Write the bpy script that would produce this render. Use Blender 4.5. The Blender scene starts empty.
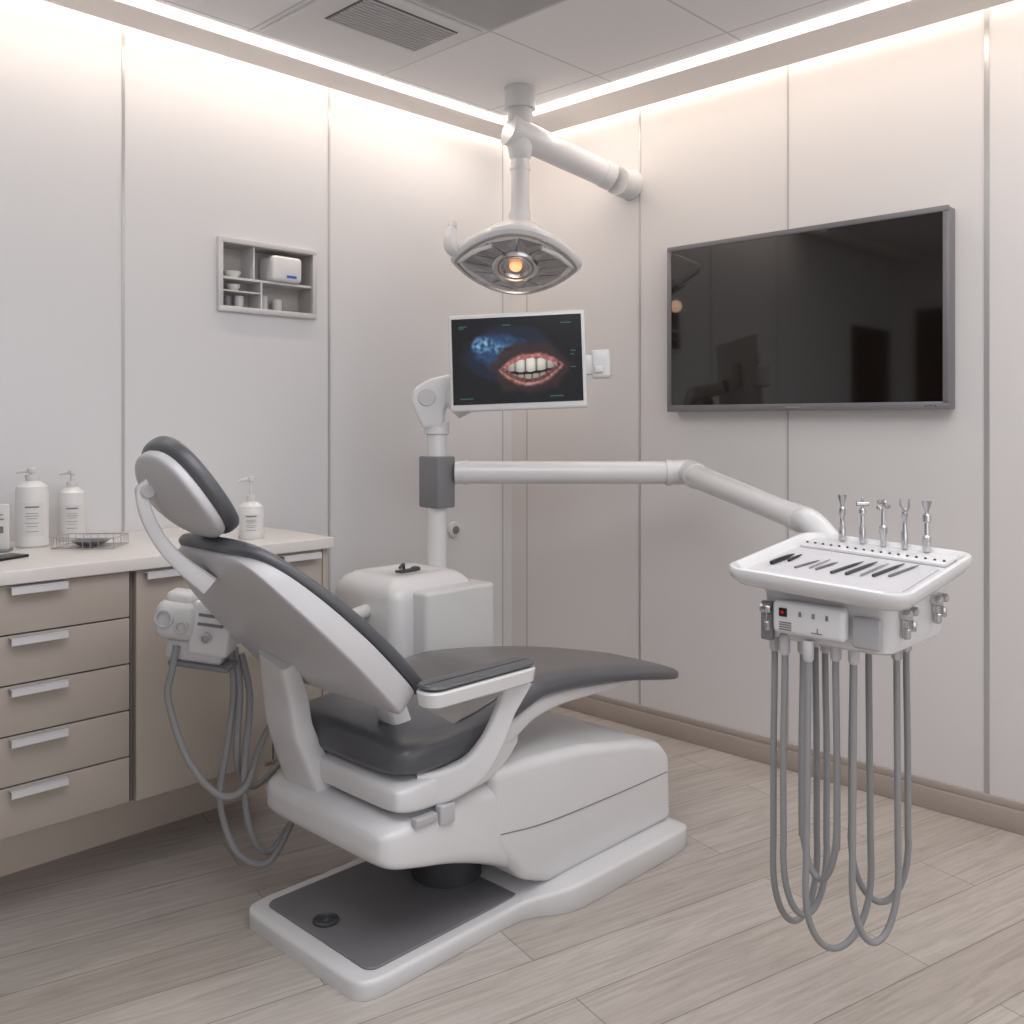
import bpy, bmesh, math, random
from mathutils import Vector, Matrix, Euler, noise
random.seed(4)
scene = bpy.context.scene
COL = scene.collection
W = {}

# ------------------------------------------------------------------ materials
def lin(c):
    return tuple(((v/255)/12.92 if v/255 <= .04045 else ((v/255+.055)/1.055)**2.4) for v in c)

def mat(name, rgb, rough=.45, metal=0., coat=0., emit=None, es=0., var=.03, vscale=8., spec=None, bump=0., alpha=None):
    m = bpy.data.materials.new(name); m.use_nodes = True
    nt = m.node_tree; b = nt.nodes["Principled BSDF"]
    c = lin(rgb)
    tc = nt.nodes.new("ShaderNodeTexCoord")
    nz = nt.nodes.new("ShaderNodeTexNoise"); nz.inputs["Scale"].default_value = vscale
    nz.inputs["Detail"].default_value = 4
    nt.links.new(tc.outputs["Object"], nz.inputs["Vector"])
    mx = nt.nodes.new("ShaderNodeMix"); mx.data_type = 'RGBA'
    mx.inputs[6].default_value = (*[max(0, v*(1-var)) for v in c], 1)
    mx.inputs[7].default_value = (*[min(1, v*(1+var)) for v in c], 1)
    nt.links.new(nz.outputs["Fac"], mx.inputs[0])
    nt.links.new(mx.outputs[2], b.inputs["Base Color"])
    b.inputs["Roughness"].default_value = rough
    b.inputs["Metallic"].default_value = metal
    b.inputs["Coat Weight"].default_value = coat
    if spec is not None: b.inputs["Specular IOR Level"].default_value = spec
    if emit:
        b.inputs["Emission Color"].default_value = (*lin(emit), 1)
        b.inputs["Emission Strength"].default_value = es
    if bump:
        bp = nt.nodes.new("ShaderNodeBump"); bp.inputs["Strength"].default_value = bump
        bp.inputs["Distance"].default_value = .002
        n2 = nt.nodes.new("ShaderNodeTexNoise"); n2.inputs["Scale"].default_value = 220
        nt.links.new(tc.outputs["Object"], n2.inputs["Vector"])
        nt.links.new(n2.outputs["Fac"], bp.inputs["Height"])
        nt.links.new(bp.outputs["Normal"], b.inputs["Normal"])
    return m

M_white = mat("white_plastic", (217,217,219), .26, coat=.25)
M_white2 = mat("warm_white_plastic", (208,208,209), .35)
M_shell = mat("grey_white_shell", (196,195,198), .36, coat=.1)
M_uph = mat("grey_upholstery", (84,86,91), .32, bump=.08, var=.05)
M_uph_sheen = mat("grey_upholstery_sheen", (100,97,98), .28, bump=.08, var=.05)  # seat-top reflections put into the upholstery tone
M_metal = mat("brushed_metal", (200,200,202), .25, metal=1.)
M_steel = mat("dark_steel", (140,140,144), .3, metal=1.)
M_grey = mat("grey_plastic", (120,120,124), .45)
M_dgrey = mat("dark_grey_plastic", (66,66,70), .5)
M_mat = mat("foot_mat_rubber", (118,117,120), .38, bump=.1)
M_black = mat("black_plastic", (16,16,18), .3)
M_hose = mat("grey_hose", (142,142,144), .5)
M_cab = mat("taupe_laminate", (170,160,151), .5, var=.03, vscale=5)
M_cabd = mat("dark_reveal", (112,104,98), .6)
M_plinth = mat("plinth_laminate", (222,208,196), .55)
M_handle = mat("satin_aluminium", (212,211,213), .3, metal=.25)
M_top = mat("white_quartz", (214,210,207), .25, var=.02, vscale=30)
M_tvf = mat("grey_bezel", (122,120,124), .4, metal=.3)
M_tvs = mat("black_screen_glass", (20,15,12), .05, spec=1.)
M_trim = mat("aluminium_trim", (188,187,187), .28, metal=.5)
M_seam = mat("dark_seam", (176,173,171), .6)
M_base = mat("oak_baseboard", (168,157,149), .5, var=.08, vscale=6)
M_bottle = mat("white_bottle", (222,221,221), .3, coat=.2)
M_label = mat("paper_label", (214,213,212), .6)
M_ink = mat("grey_ink", (120,120,122), .6)
M_strip = mat("led_diffuser", (255,255,255), .4, emit=(255,250,244), es=4.)
M_bulb = mat("warm_bulb", (255,190,140), .3, emit=(255,176,120), es=.95)
M_refl = mat("silver_reflector", (176,176,180), .22, metal=.85)
M_refld = mat("dark_reflector", (120,120,124), .25, metal=.85)
M_ceilp = mat("grey_ceiling_panel", (156,156,159), .5)
M_vent = mat("vent_slats", (178,177,178), .5)
M_ventd = mat("vent_dark", (104,104,108), .7)
M_cabin = mat("niche_interior", (176,171,168), .6)
M_red = mat("red_display", (120,20,20), .3, emit=(200,20,20), es=.4)
M_blue = mat("blue_mark", (40,90,190), .4)

def wallmat(name, rgb):
    m = bpy.data.materials.new(name); m.use_nodes = True
    nt = m.node_tree; b = nt.nodes["Principled BSDF"]
    tc = nt.nodes.new("ShaderNodeTexCoord")
    mp = nt.nodes.new("ShaderNodeMapping"); mp.inputs["Scale"].default_value = (12,12,1.)
    nz = nt.nodes.new("ShaderNodeTexNoise"); nz.inputs["Scale"].default_value = 2
    nz.inputs["Detail"].default_value = 3
    nt.links.new(tc.outputs["Object"], mp.inputs["Vector"]); nt.links.new(mp.outputs[0], nz.inputs["Vector"])
    mx = nt.nodes.new("ShaderNodeMix"); mx.data_type = 'RGBA'
    c = lin(rgb)
    mx.inputs[6].default_value = (*[v*.994 for v in c],1); mx.inputs[7].default_value = (*[min(1,v*1.006) for v in c],1)
    nt.links.new(nz.outputs["Fac"], mx.inputs[0]); nt.links.new(mx.outputs[2], b.inputs["Base Color"])
    b.inputs["Roughness"].default_value = .40
    return m
M_wall = wallmat("panel_wall_paint", (214,214,217))
M_wall2 = wallmat("panel_wall_paint_warm", (216,213,213))

def ceilmat():
    m = bpy.data.materials.new("ceiling_tiles"); m.use_nodes = True
    nt = m.node_tree; b = nt.nodes["Principled BSDF"]
    g = nt.nodes.new("ShaderNodeNewGeometry"); sp = nt.nodes.new("ShaderNodeSeparateXYZ")
    nt.links.new(g.outputs["Position"], sp.inputs[0])
    def line(out, off):
        a = nt.nodes.new("ShaderNodeMath"); a.operation='SUBTRACT'; a.inputs[1].default_value = off
        nt.links.new(out, a.inputs[0])
        p = nt.nodes.new("ShaderNodeMath"); p.operation='PINGPONG'; p.inputs[1].default_value = .3
        nt.links.new(a.outputs[0], p.inputs[0])
        l = nt.nodes.new("ShaderNodeMath"); l.operation='LESS_THAN'; l.inputs[1].default_value = .004
        nt.links.new(p.outputs[0], l.inputs[0]); return l.outputs[0], a.outputs[0]
    lx,_ = line(sp.outputs[0], 2.37); ly,_ = line(sp.outputs[1], 2.40)
    mxm = nt.nodes.new("ShaderNodeMath"); mxm.operation='MAXIMUM'
    nt.links.new(lx, mxm.inputs[0]); nt.links.new(ly, mxm.inputs[1])
    mx = nt.nodes.new("ShaderNodeMix"); mx.data_type='RGBA'
    mx.inputs[6].default_value = (*lin((228,227,228)),1); mx.inputs[7].default_value = (*lin((192,191,192)),1)
    nt.links.new(mxm.outputs[0], mx.inputs[0]); nt.links.new(mx.outputs[2], b.inputs["Base Color"])
    b.inputs["Roughness"].default_value=.8
    return m
M_ceil = ceilmat()
M_border = mat("ceiling_border_paint", (230,226,223), .7)

def floormat():
    m = bpy.data.materials.new("oak_planks"); m.use_nodes = True
    nt = m.node_tree; b = nt.nodes["Principled BSDF"]
    g = nt.nodes.new("ShaderNodeNewGeometry")
    mp = nt.nodes.new("ShaderNodeMapping"); mp.inputs["Rotation"].default_value = (0,0,math.radians(14))
    nt.links.new(g.outputs["Position"], mp.inputs["Vector"])
    br = nt.nodes.new("ShaderNodeTexBrick")
    br.offset = .37; br.inputs["Scale"].default_value = 1; br.inputs["Brick Width"].default_value = 1.3
    br.inputs["Row Height"].default_value = .18; br.inputs["Mortar Size"].default_value = .0018
    br.inputs["Mortar Smooth"].default_value = .3; br.inputs["Bias"].default_value = 0
    br.inputs["Color1"].default_value = (*lin((196,189,183)),1)
    br.inputs["Color2"].default_value = (*lin((180,172,165)),1)
    br.inputs["Mortar"].default_value = (*lin((138,129,122)),1)
    nt.links.new(mp.outputs[0], br.inputs["Vector"])
    mp2 = nt.nodes.new("ShaderNodeMapping"); mp2.inputs["Scale"].default_value = (.9,14,1)
    nt.links.new(mp.outputs[0], mp2.inputs["Vector"])
    nz = nt.nodes.new("ShaderNodeTexNoise"); nz.inputs["Scale"].default_value = 3.4; nz.inputs["Detail"].default_value = 11
    nz.inputs["Roughness"].default_value=.70; nz.inputs["Distortion"].default_value=1.0
    nt.links.new(mp2.outputs[0], nz.inputs["Vector"])
    cr = nt.nodes.new("ShaderNodeValToRGB")
    cr.color_ramp.elements[0].position=.34; cr.color_ramp.elements[0].color=(.76,.735,.715,1)
    cr.color_ramp.elements[1].position=.60; cr.color_ramp.elements[1].color=(1.03,1.03,1.03,1)
    nt.links.new(nz.outputs["Fac"], cr.inputs[0])
    mx = nt.nodes.new("ShaderNodeMix"); mx.data_type='RGBA'; mx.blend_type='MULTIPLY'; mx.inputs[0].default_value=1
    nt.links.new(br.outputs["Color"], mx.inputs[6]); nt.links.new(cr.outputs[0], mx.inputs[7])
    nt.links.new(mx.outputs[2], b.inputs["Base Color"])
    b.inputs["Roughness"].default_value=.30
    bp = nt.nodes.new("ShaderNodeBump"); bp.inputs["Strength"].default_value=.08; bp.inputs["Distance"].default_value=.002
    nt.links.new(nz.outputs["Fac"], bp.inputs["Height"]); nt.links.new(bp.outputs["Normal"], b.inputs["Normal"])
    return m
M_floor = floormat()

def screenmat():
    m = bpy.data.materials.new("screen_picture"); m.use_nodes=True
    nt=m.node_tree; b=nt.nodes["Principled BSDF"]
    a=nt.nodes.new("ShaderNodeVertexColor"); a.layer_name="Col"
    b.inputs["Base Color"].default_value=(.008,.008,.010,1); b.inputs["Roughness"].default_value=.2
    nt.links.new(a.outputs["Color"], b.inputs["Emission Color"]); b.inputs["Emission Strength"].default_value=.85
    return m
M_pic=screenmat()

# ------------------------------------------------------------------ helpers
def empty(name, loc, parent=None):
    o = bpy.data.objects.new(name, None); o.empty_display_size=.1
    COL.objects.link(o); loc = Vector(loc)
    if parent is not None:
        o.parent = parent; o.location = loc - W[parent.name]
    else: o.location = loc
    W[o.name] = loc; return o

def mk(name, bm, mats, parent=None, M=None, ang=35, recalc=True):
    if M is not None: bm.transform(M)
    if recalc: bmesh.ops.recalc_face_normals(bm, faces=bm.faces)
    bb0 = Vector([min(v.co[i] for v in bm.verts) for i in range(3)])
    bb1 = Vector([max(v.co[i] for v in bm.verts) for i in range(3)])
    c = (bb0+bb1)/2; c.z = bb0.z
    bmesh.ops.translate(bm, verts=bm.verts, vec=-c)
    me = bpy.data.meshes.new(name); bm.to_mesh(me); bm.free()
    if not isinstance(mats,(list,tuple)): mats=[mats]
    for x in mats: me.materials.append(x)
    for p in me.polygons: p.use_smooth=True
    me.set_sharp_from_angle(angle=math.radians(ang))
    o = bpy.data.objects.new(name, me); COL.objects.link(o)
    if parent is not None:
        o.parent = parent; o.location = c - W[parent.name]
    else: o.location = c
    W[o.name] = c; return o

def top(o, label, cat, group=None):
    o["label"]=label; o["category"]=cat
    if group: o["group"]=group
    return o
def struct(o): o["kind"]="structure"; return o

def bm_box(bm, x0,x1,y0,y1,z0,z1, bev=0, seg=3, mi=0):
    t = bmesh.new()
    r = bmesh.ops.create_cube(t, size=1)
    for v in t.verts:
        v.co = Vector(((x0+x1)/2+v.co.x*(x1-x0),(y0+y1)/2+v.co.y*(y1-y0),(z0+z1)/2+v.co.z*(z1-z0)))
    if bev>0: bmesh.ops.bevel(t, geom=t.edges[:], offset=bev, segments=seg, profile=.5, affect='EDGES')
    for f in t.faces: f.material_index=mi
    me = bpy.data.meshes.new("tmp"); t.to_mesh(me); t.free(); bm.from_mesh(me); bpy.data.meshes.remove(me)
def box(name,x0,x1,y0,y1,z0,z1,m,parent=None,bev=0,seg=3,M=None):
    bm=bmesh.new(); bm_box(bm,x0,x1,y0,y1,z0,z1,bev,seg); return mk(name,bm,m,parent,M)

def prism(name, pts, y0,y1, m, parent=None, bev=.02, seg=4, M=None, thr=.12, off=None):
    bm=bmesh.new()
    a=[bm.verts.new((p[0],y0,p[1])) for p in pts]; b=[bm.verts.new((p[0],y1,p[1])) for p in pts]
    bm.faces.new(a); bm.faces.new(b[::-1]); n=len(pts)
    for i in range(n): bm.faces.new((a[i],b[i],b[(i+1)%n],a[(i+1)%n]))
    bmesh.ops.recalc_face_normals(bm, faces=bm.faces)
    if bev: bmesh.ops.bevel(bm, geom=[e for e in bm.edges if e.calc_face_angle(0)>thr], offset=bev, segments=seg, profile=.5, affect='EDGES', clamp_overlap=True)
    return mk(name,bm,m,parent,M)

def sring(c,a,ha,b,hb,e=4,n=44):
    out=[]
    for i in range(n):
        t=2*math.pi*i/n; ct,st=math.cos(t),math.sin(t)
        out.append(Vector(c)+Vector(a)*ha*math.copysign(abs(ct)**(2/e),ct)+Vector(b)*hb*math.copysign(abs(st)**(2/e),st))
    return out
def bm_loft(bm, rings, mi=0, cap=True, closed=True):
    vs=[[bm.verts.new(p) for p in r] for r in rings]; n=len(rings[0])
    for j in range(len(vs)-1):
        for i in range(n if closed else n-1):
            f=bm.faces.new((vs[j][i],vs[j][(i+1)%n],vs[j+1][(i+1)%n],vs[j+1][i])); f.material_index=mi
    if cap:
        for r in (vs[0],vs[-1]):
            f=bm.faces.new(r); f.material_index=mi
def loft(name,rings,m,parent=None,M=None,ang=40):
    bm=bmesh.new(); bm_loft(bm,rings); return mk(name,bm,m,parent,M,ang)

def catmull(P, k=8):
    P=[Vector(p) for p in P]
    Q=[P[0]*2-P[1]]+P+[P[-1]*2-P[-2]]; out=[]
    for i in range(1,len(Q)-2):
        p0,p1,p2,p3=Q[i-1:i+3]
        for s in range(k):
            t=s/k
            out.append(.5*((2*p1)+(p2-p0)*t+(2*p0-5*p1+4*p2-p3)*t*t+(3*p1-p0-3*p2+p3)*t**3))
    out.append(P[-1]); return out
def lerp_list(L,n):
    out=[]
    for i in range(n):
        t=i/(n-1)*(len(L)-1); a=int(min(t,len(L)-2)); f=t-a
        out.append(L[a]*(1-f)+L[a+1]*f)
    return out
def bm_tube(bm, pts, r, k=8, n=16, mi=0, smooth=True, e=2, flat=1.0):
    P = catmull(pts,k) if smooth and len(pts)>2 else [Vector(p) for p in pts]
    R = lerp_list(r,len(P)) if isinstance(r,(list,tuple)) else [r]*len(P)
    T=[(P[min(i+1,len(P)-1)]-P[max(i-1,0)]).normalized() for i in range(len(P))]
    up=Vector((0,0,1)) if abs(T[0].z)<.9 else Vector((0,1,0))
    s=T[0].cross(up).normalized(); rings=[]
    for i in range(len(P)):
        s=(s-T[i]*s.dot(T[i])).normalized(); u=s.cross(T[i])
        rings.append(sring(P[i],s,R[i]*flat,u,R[i],e,n))
    bm_loft(bm,rings,mi)
def tube(name,pts,r,m,parent=None,k=8,n=16,smooth=True,e=2,flat=1.0,M=None):
    bm=bmesh.new(); bm_tube(bm,pts,r,k,n,0,smooth,e,flat); return mk(name,bm,m,parent,M)
def bm_lathe(bm, prof, c=(0,0,0), n=32, mi=0, M=None):
    c=Vector(c); rings=[]
    for r,z in prof:
        rr=[Vector((max(r,.0002)*math.cos(2*math.pi*i/n),max(r,.0002)*math.sin(2*math.pi*i/n),z)) for i in range(n)]
        if M is not None: rr=[M@p for p in rr]
        rings.append([c+p for p in rr])
    bm_loft(bm,rings,mi)
def lathe(name,prof,c,m,parent=None,n=32,M=None,ang=35,R=None):
    bm=bmesh.new(); bm_lathe(bm,prof,c,n,0,R); return mk(name,bm,m,parent,M,ang)
def cyl(name,c,r,h,m,parent=None,bev=.003,n=32,R=None):
    b=min(bev,r*.4,h*.4)
    return lathe(name,[(r-b,0),(r,b),(r,h-b),(r-b,h)],c,m,parent,n,None,35,R)

# ------------------------------------------------------------------ room
XR, YL, ZC = 3.397, 3.284, 2.745
X0, Y0 = -1.5, -1.5
SX=3.115   # outer edge of the east light strip
NX0,NX1,NZ0,NZ1 = 1.806,2.212,1.789,2.033   # niche opening
struct(box("floor",X0,XR,Y0,YL,-.06,0,M_floor))
bm=bmesh.new()
bm_box(bm,X0-.1,NX0,YL,YL+.1,-.06,3.0); bm_box(bm,NX1,XR+.1,YL,YL+.1,-.06,3.0)
bm_box(bm,NX0,NX1,YL,YL+.1,-.06,NZ0); bm_box(bm,NX0,NX1,YL,YL+.1,NZ1,3.0)
struct(mk("wall_north",bm,M_wall))
struct(box("wall_east",XR,XR+.1,Y0,YL,-.06,3.0,M_wall2))
struct(box("wall_west",X0-.1,X0,Y0,YL,-.06,3.0,M_wall))
struct(box("wall_south",X0-.1,XR+.1,Y0-.1,Y0,-.06,3.0,M_wall))
struct(box("ceiling",X0,SX,Y0,3.068,ZC,ZC+.05,M_ceil))
struct(box("ceiling_cove",X0-.1,XR+.1,Y0-.1,YL+.1,3.0,3.06,M_ceil))
bm=bmesh.new(); bm_box(bm,X0,XR-.045,3.068,YL-.045,ZC-.022,ZC+.02); bm_box(bm,SX,XR-.045,Y0,3.068,ZC-.022,ZC+.02)
struct(mk("ceiling_border",bm,M_border))
bm=bmesh.new(); bm_box(bm,XR-.02,XR,Y0,YL,0,.075,.003,2); bm_box(bm,XR-.012,XR,Y0,YL,.075,.10,.002,2)
struct(mk("baseboard_east",bm,M_base))
bm=bmesh.new(); bm_box(bm,X0,XR-.02,YL-.02,YL,0,.075,.003,2); bm_box(bm,X0,XR-.02,YL-.012,YL,.075,.10,.002,2)
struct(mk("baseboard_north",bm,M_base))
M_reflpanel=mat("dark_reflected_panel",(38,32,30),.4)  # unseen dark panels, added to darken the television's reflection
struct(box("reflected_panel_1",-1.30,-.62,YL-.03,YL-.001,.0,2.12,M_reflpanel))
struct(box("reflected_panel_2",X0+.001,X0+.03,2.2,3.1,.0,2.3,M_reflpanel))
t=0
for y,w,m in ((3.18,.004,M_seam),(2.497,.009,M_trim),(1.787,.006,M_seam),(1.061,.017,M_trim),(.35,.008,M_seam)):
    t+=1; struct(box("trim_%d"%t,XR-.003,XR,y-w/2,y+w/2,.10,2.99,m))
for x,w,m in ((.57,.008,M_trim),(1.435,.010,M_trim),(2.30,.010,M_trim),(3.33,.004,M_seam)):
    t+=1; struct(box("trim_%d"%t,x-w/2,x+w/2,YL-.003,YL,.10,2.99,m))
for a in ((.35,SX,3.034,3.066),(SX-.034,SX-.002,Y0,3.034)):
    o=box("ceiling_light_strip",a[0],a[1],a[2],a[3],ZC-.008,ZC,M_strip)
    top(o,"long slim white LED light strip recessed along the ceiling edge","light strip","ceiling light strips")
v=empty("air_vent",(2.07,2.70,ZC)); top(v,"square grey ceiling air vent with slatted grille","air vent")
box("vent_frame",1.79,2.35,2.42,2.98,ZC-.012,ZC,mat("vent_frame_paint",(212,211,212),.6),v,.004)
bm=bmesh.new(); bm_box(bm,1.88,2.28,2.47,2.71,ZC-.014,ZC-.012,0,1,1)
for i in range(13):
    y=2.474+i*.0182; bm_box(bm,1.885,2.275,y,y+.013,ZC-.019,ZC-.014,.002,1,0)
mk("grille",bm,[M_vent,M_ventd],v)
o=box("ceiling_light_panel",1.80,2.35,1.83,2.38,ZC-.010,ZC,M_ceilp,None,.004); top(o,"square grey recessed ceiling light panel, switched off","ceiling panel")

# ------------------------------------------------------------------ base cabinets
FY=2.65; CT=.965
def pull(x0,x1,z,d):
    bm=bmesh.new(); bm_box(bm,x0,x1,FY-.030,FY,z-.004,z,.0012,1); bm_box(bm,x0,x1,FY-.030,FY-.026,z-.020,z-.001,.0012,1)
    mk("handle",bm,M_handle,d)["label"]="slim satin aluminium pull"
cab=empty("drawer_cabinet",(.927,2.96,0)); top(cab,"taupe base cabinet with five flat drawers and slim metal pulls","cabinet")
box("body",.676,1.183,FY+.022,3.26,.262,.928,M_cabd,cab,.002)
box("plinth",.676,1.183,3.04,3.08,0,.262,M_plinth,cab)
for i in range(5):
    z1=.924-i*.1318
    d=box("drawer",.682,1.176,FY,FY+.022,z1-.1278,z1,M_cab,cab,.002)
    pull(.855,.998,z1-.002,d)
cab2=empty("door_cabinet",(1.53,2.96,0)); top(cab2,"taupe base cabinet with plain flat doors beside the drawers","cabinet")
box("body",1.186,1.85,FY+.022,3.26,.262,.928,M_cabd,cab2,.002)
box("side_panel",1.832,1.852,FY,3.26,.262,.928,M_cab,cab2,.002)
box("plinth",1.183,1.85,3.04,3.08,0,.262,M_plinth,cab2)
for a,b in ((1.196,1.64),(1.646,1.828)):
    d=box("door",a,b,FY,FY+.022,.266,.924,M_cab,cab2,.002)
    pull(a+.02,min(a+.165,b-.02),.920,d)
o=box("countertop",.60,1.862,2.628,3.282,.928,CT,M_top,None,.004); top(o,"white stone countertop running over the taupe base cabinets","countertop")

# ------------------------------------------------------------------ bottles etc
def bottle(x,y,r,hb,ht,label,wide=False):
    b=empty("pump_bottle",(x,y,CT)); top(b,label,"bottle","pump bottles on the counter")
    lathe("body",[(r*.9,0),(r,.006),(r,hb-.03),(r*.93,hb-.012),(r*.6,hb),(r*.36,hb+.006),(r*.36,hb+.012)],(x,y,CT),M_bottle,b)
    z=CT+hb+.010
    bm=bmesh.new(); bm_lathe(bm,[(r*.42,0),(r*.42,.014),(r*.15,.016),(r*.15,ht-hb-.028),(r*.3,ht-hb-.026),(r*.3,ht-hb-.014),(0,ht-hb-.011)],(x,y,z),24)
    d=Vector((-.85,.5,0)); e=Vector((x,y,CT+ht-.012)); bm_tube(bm,[e,e+d*r*.55,e+d*r*.95+Vector((0,0,-.006))],[.007,.006,.004],4,10)
    mk("pump",bm,M_white2,b)
    bm=bmesh.new(); n=14; R=r+.0008; a0=math.atan2(-y,-x)
    zz=(CT+hb*.18,CT+hb*.70)
    vs=[[bm.verts.new((x+R*math.cos(a0-.75+1.5*i/n),y+R*math.sin(a0-.75+1.5*i/n),z_)) for i in range(n+1)] for z_ in zz]
    for i in range(n): bm.faces.new((vs[0][i],vs[0][i+1],vs[1][i+1],vs[1][i]))
    R2=r+.0014
    for k,(fr,wd,th) in enumerate(((.62,.42,.0045),(.53,.36,.0015),(.49,.42,.0015),(.45,.3,.0015),(.38,.4,.0015),(.33,.3,.0015),(.25,.36,.0015))):
        z_=CT+hb*fr
        q=[[bm.verts.new((x+R2*math.cos(a0-wd+2*wd*i/8),y+R2*math.sin(a0-wd+2*wd*i/8),zq)) for i in range(9)] for zq in (z_,z_+th)]
        for i in range(8): bm.faces.new((q[0][i],q[0][i+1],q[1][i+1],q[1][i])).material_index=1
    mk("bottle_label",bm,[M_label,M_ink],b)
bottle(1.070,3.10,.047,.198,.246,"tall white pump bottle with printed label on the counter")
bottle(1.218,3.172,.041,.168,.232,"medium white pump bottle with printed label on the counter")
bottle(1.653,2.802,.042,.118,.206,"squat white pump bottle with tall pump near the chair")
h=empty("sign_holder",(.94,3.06,CT)); top(h,"small clear and white counter sign holder","sign holder")
Mh=Matrix.Translation((.940,3.06,CT))@Matrix.Rotation(math.radians(-30),4,'Z')
box("card",-.05,.05,-.006,.006,.006,.14,M_label,h,.002,M=Mh); box("stand",-.055,.055,-.03,.03,0,.008,M_grey,h,.002,M=Mh)
bm=bmesh.new(); bm_box(bm,.012,.036,-.0085,-.006,.055,.075,0,1); bm_box(bm,.008,.038,-.0085,-.006,.095,.098,0,1); bm_box(bm,.008,.034,-.0085,-.006,.108,.111,0,1)
mk("print",bm,M_ink,h,M=Mh)
w=empty("wire_basket",(1.19,2.955,CT)); top(w,"low chrome wire basket on the white countertop","basket")
bm=bmesh.new(); bxh,byh=.092,.062
for z in (.004,.034):
    pts=[(-bxh,-byh),(bxh,-byh),(bxh,byh),(-bxh,byh),(-bxh,-byh)]
    for i in range(4): bm_tube(bm,[(*pts[i],z),(*pts[i+1],z)],.0016,1,8,0,False)
for i in range(9):
    x=-bxh+bxh/4*i
    bm_tube(bm,[(x,-byh,.034),(x,-byh,.004),(x,byh,.004),(x,byh,.034)],.0009,1,6,0,False)
for i in range(5):
    y=-byh*.8+byh*.4*i; bm_tube(bm,[(-bxh,y,.034),(-bxh,y,.004),(bxh,y,.004),(bxh,y,.034)],.0009,1,6,0,False)
mk("wire_frame",bm,M_metal,w,M=Matrix.Translation((1.19,2.955,CT))@Matrix.Rotation(-.75,4,'Z'))
o=lathe("metal_dish",[(.03,0),(.04,.004),(.054,.014),(.056,.016),(.052,.014),(.038,.007),(0,.006)],(1.19,2.955,CT+.006),M_steel); top(o,"shallow steel dish inside the wire basket","dish")
o=box("smartphone",-.035,.035,-.07,.07,0,.008,M_black,None,.003,M=Matrix.Translation((.905,2.87,CT))@Matrix.Rotation(math.radians(-65),4,'Z')); top(o,"black smartphone lying on the white countertop","phone")

# ------------------------------------------------------------------ wall niche cabinet (let into the wall)
n_=empty("wall_cabinet",(2.007,YL,NZ0)); top(n_,"small silver-framed wall cabinet with open shelves set in the wall","wall cabinet")
fx0,fx1,fz0,fz1,yf,yb=1.790,2.228,1.770,2.052,3.264,YL+.092
bm=bmesh.new(); th=.019
bm_box(bm,fx0,fx1,yf,YL,fz1-th-.002,fz1,.003,2); bm_box(bm,fx0,fx1,yf,YL,fz0,fz0+th+.003,.003,2)
bm_box(bm,fx0,fx0+th,yf,YL,fz0+th,fz1-th,.002,2); bm_box(bm,fx1-th,fx1,yf,YL,fz0+th,fz1-th,.002,2)
mk("frame",bm,mat("niche_frame",(200,199,201),.4,metal=.2),n_)
bm=bmesh.new()
bm_box(bm,NX0,NX1,yb-.004,yb,NZ0,NZ1); bm_box(bm,NX0,NX0+.003,YL,yb,NZ0,NZ1); bm_box(bm,NX1-.003,NX1,YL,yb,NZ0,NZ1)
bm_box(bm,NX0,NX1,YL,yb,NZ0,NZ0+.003); bm_box(bm,NX0,NX1,YL,yb,NZ1-.003,NZ1)
mk("liner",bm,M_cabin,n_)
bm=bmesh.new(); bm_box(bm,NX0+.003,NX1-.003,YL-.008,yb-.004,1.896,1.905,.001,1)
mk("shelf",bm,M_white2,n_)
box("shelf",NX0+.003,1.975,YL-.004,yb-.004,1.850,1.855,M_white2,n_)
box("divider",1.975,1.982,YL-.008,yb-.004,NZ0+.003,1.896,M_white2,n_)
box("divider",1.942,1.948,YL-.008,yb-.004,1.905,NZ1-.003,M_white2,n_)
for x,zb,r in ((1.875,1.905,.034),(1.88,1.855,.027)):
    o=lathe("bowl",[(r*.5,0),(r*.95,.018),(r,.026),(r*.9,.025),(r*.4,.005),(0,.005)],(x,YL+.035,zb),M_bottle,n=24); top(o,"small white bowl on a wall cabinet shelf","bowl","bowls in the wall cabinet")
o=empty("dispenser",(2.09,YL+.03,1.905)); top(o,"white rounded dispenser box with blue mark in the wall cabinet","dispenser")
box("body",2.015,2.15,YL-.035,YL+.08,1.906,2.008,M_white,o,.016,4)
box("badge",2.075,2.12,YL-.0368,YL-.034,1.922,1.932,M_blue,o)
for i,(x,r,hh) in enumerate(((1.86,.015,.045),(1.91,.018,.05),(2.02,.016,.06),(2.08,.02,.05))):
    o=cyl("jar",(x,YL+.045,NZ0+.003),r,hh,(M_grey,M_white2,M_shell,M_white2)[i]); top(o,"small jar on the lower wall cabinet shelf","jar","jars in the wall cabinet")

# ------------------------------------------------------------------ television
tv=empty("television",(3.36,1.733,1.395)); top(tv,"large flat black television with grey metal bezel on the wall","television")
ya,yb_,za,zb,xf=1.160,2.304,1.393,2.086,3.325
box("housing",xf+.006,XR-.001,ya+.002,yb_-.002,za+.002,zb-.002,M_tvf,tv,.004)
bm=bmesh.new(); bw=.020
bm_box(bm,xf,xf+.012,ya,yb_,zb-bw,zb,.002,2); bm_box(bm,xf,xf+.012,ya,yb_,za,za+bw*1.35,.002,2)
bm_box(bm,xf,xf+.012,ya,ya+bw,za+bw,zb-bw,.002,2); bm_box(bm,xf,xf+.012,yb_-bw,yb_,za+bw,zb-bw,.002,2)
mk("bezel",bm,M_tvf,tv)
box("screen",xf+.004,xf+.008,ya+bw*.8,yb_-bw*.8,za+bw,zb-bw*.8,M_tvs,tv)
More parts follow.
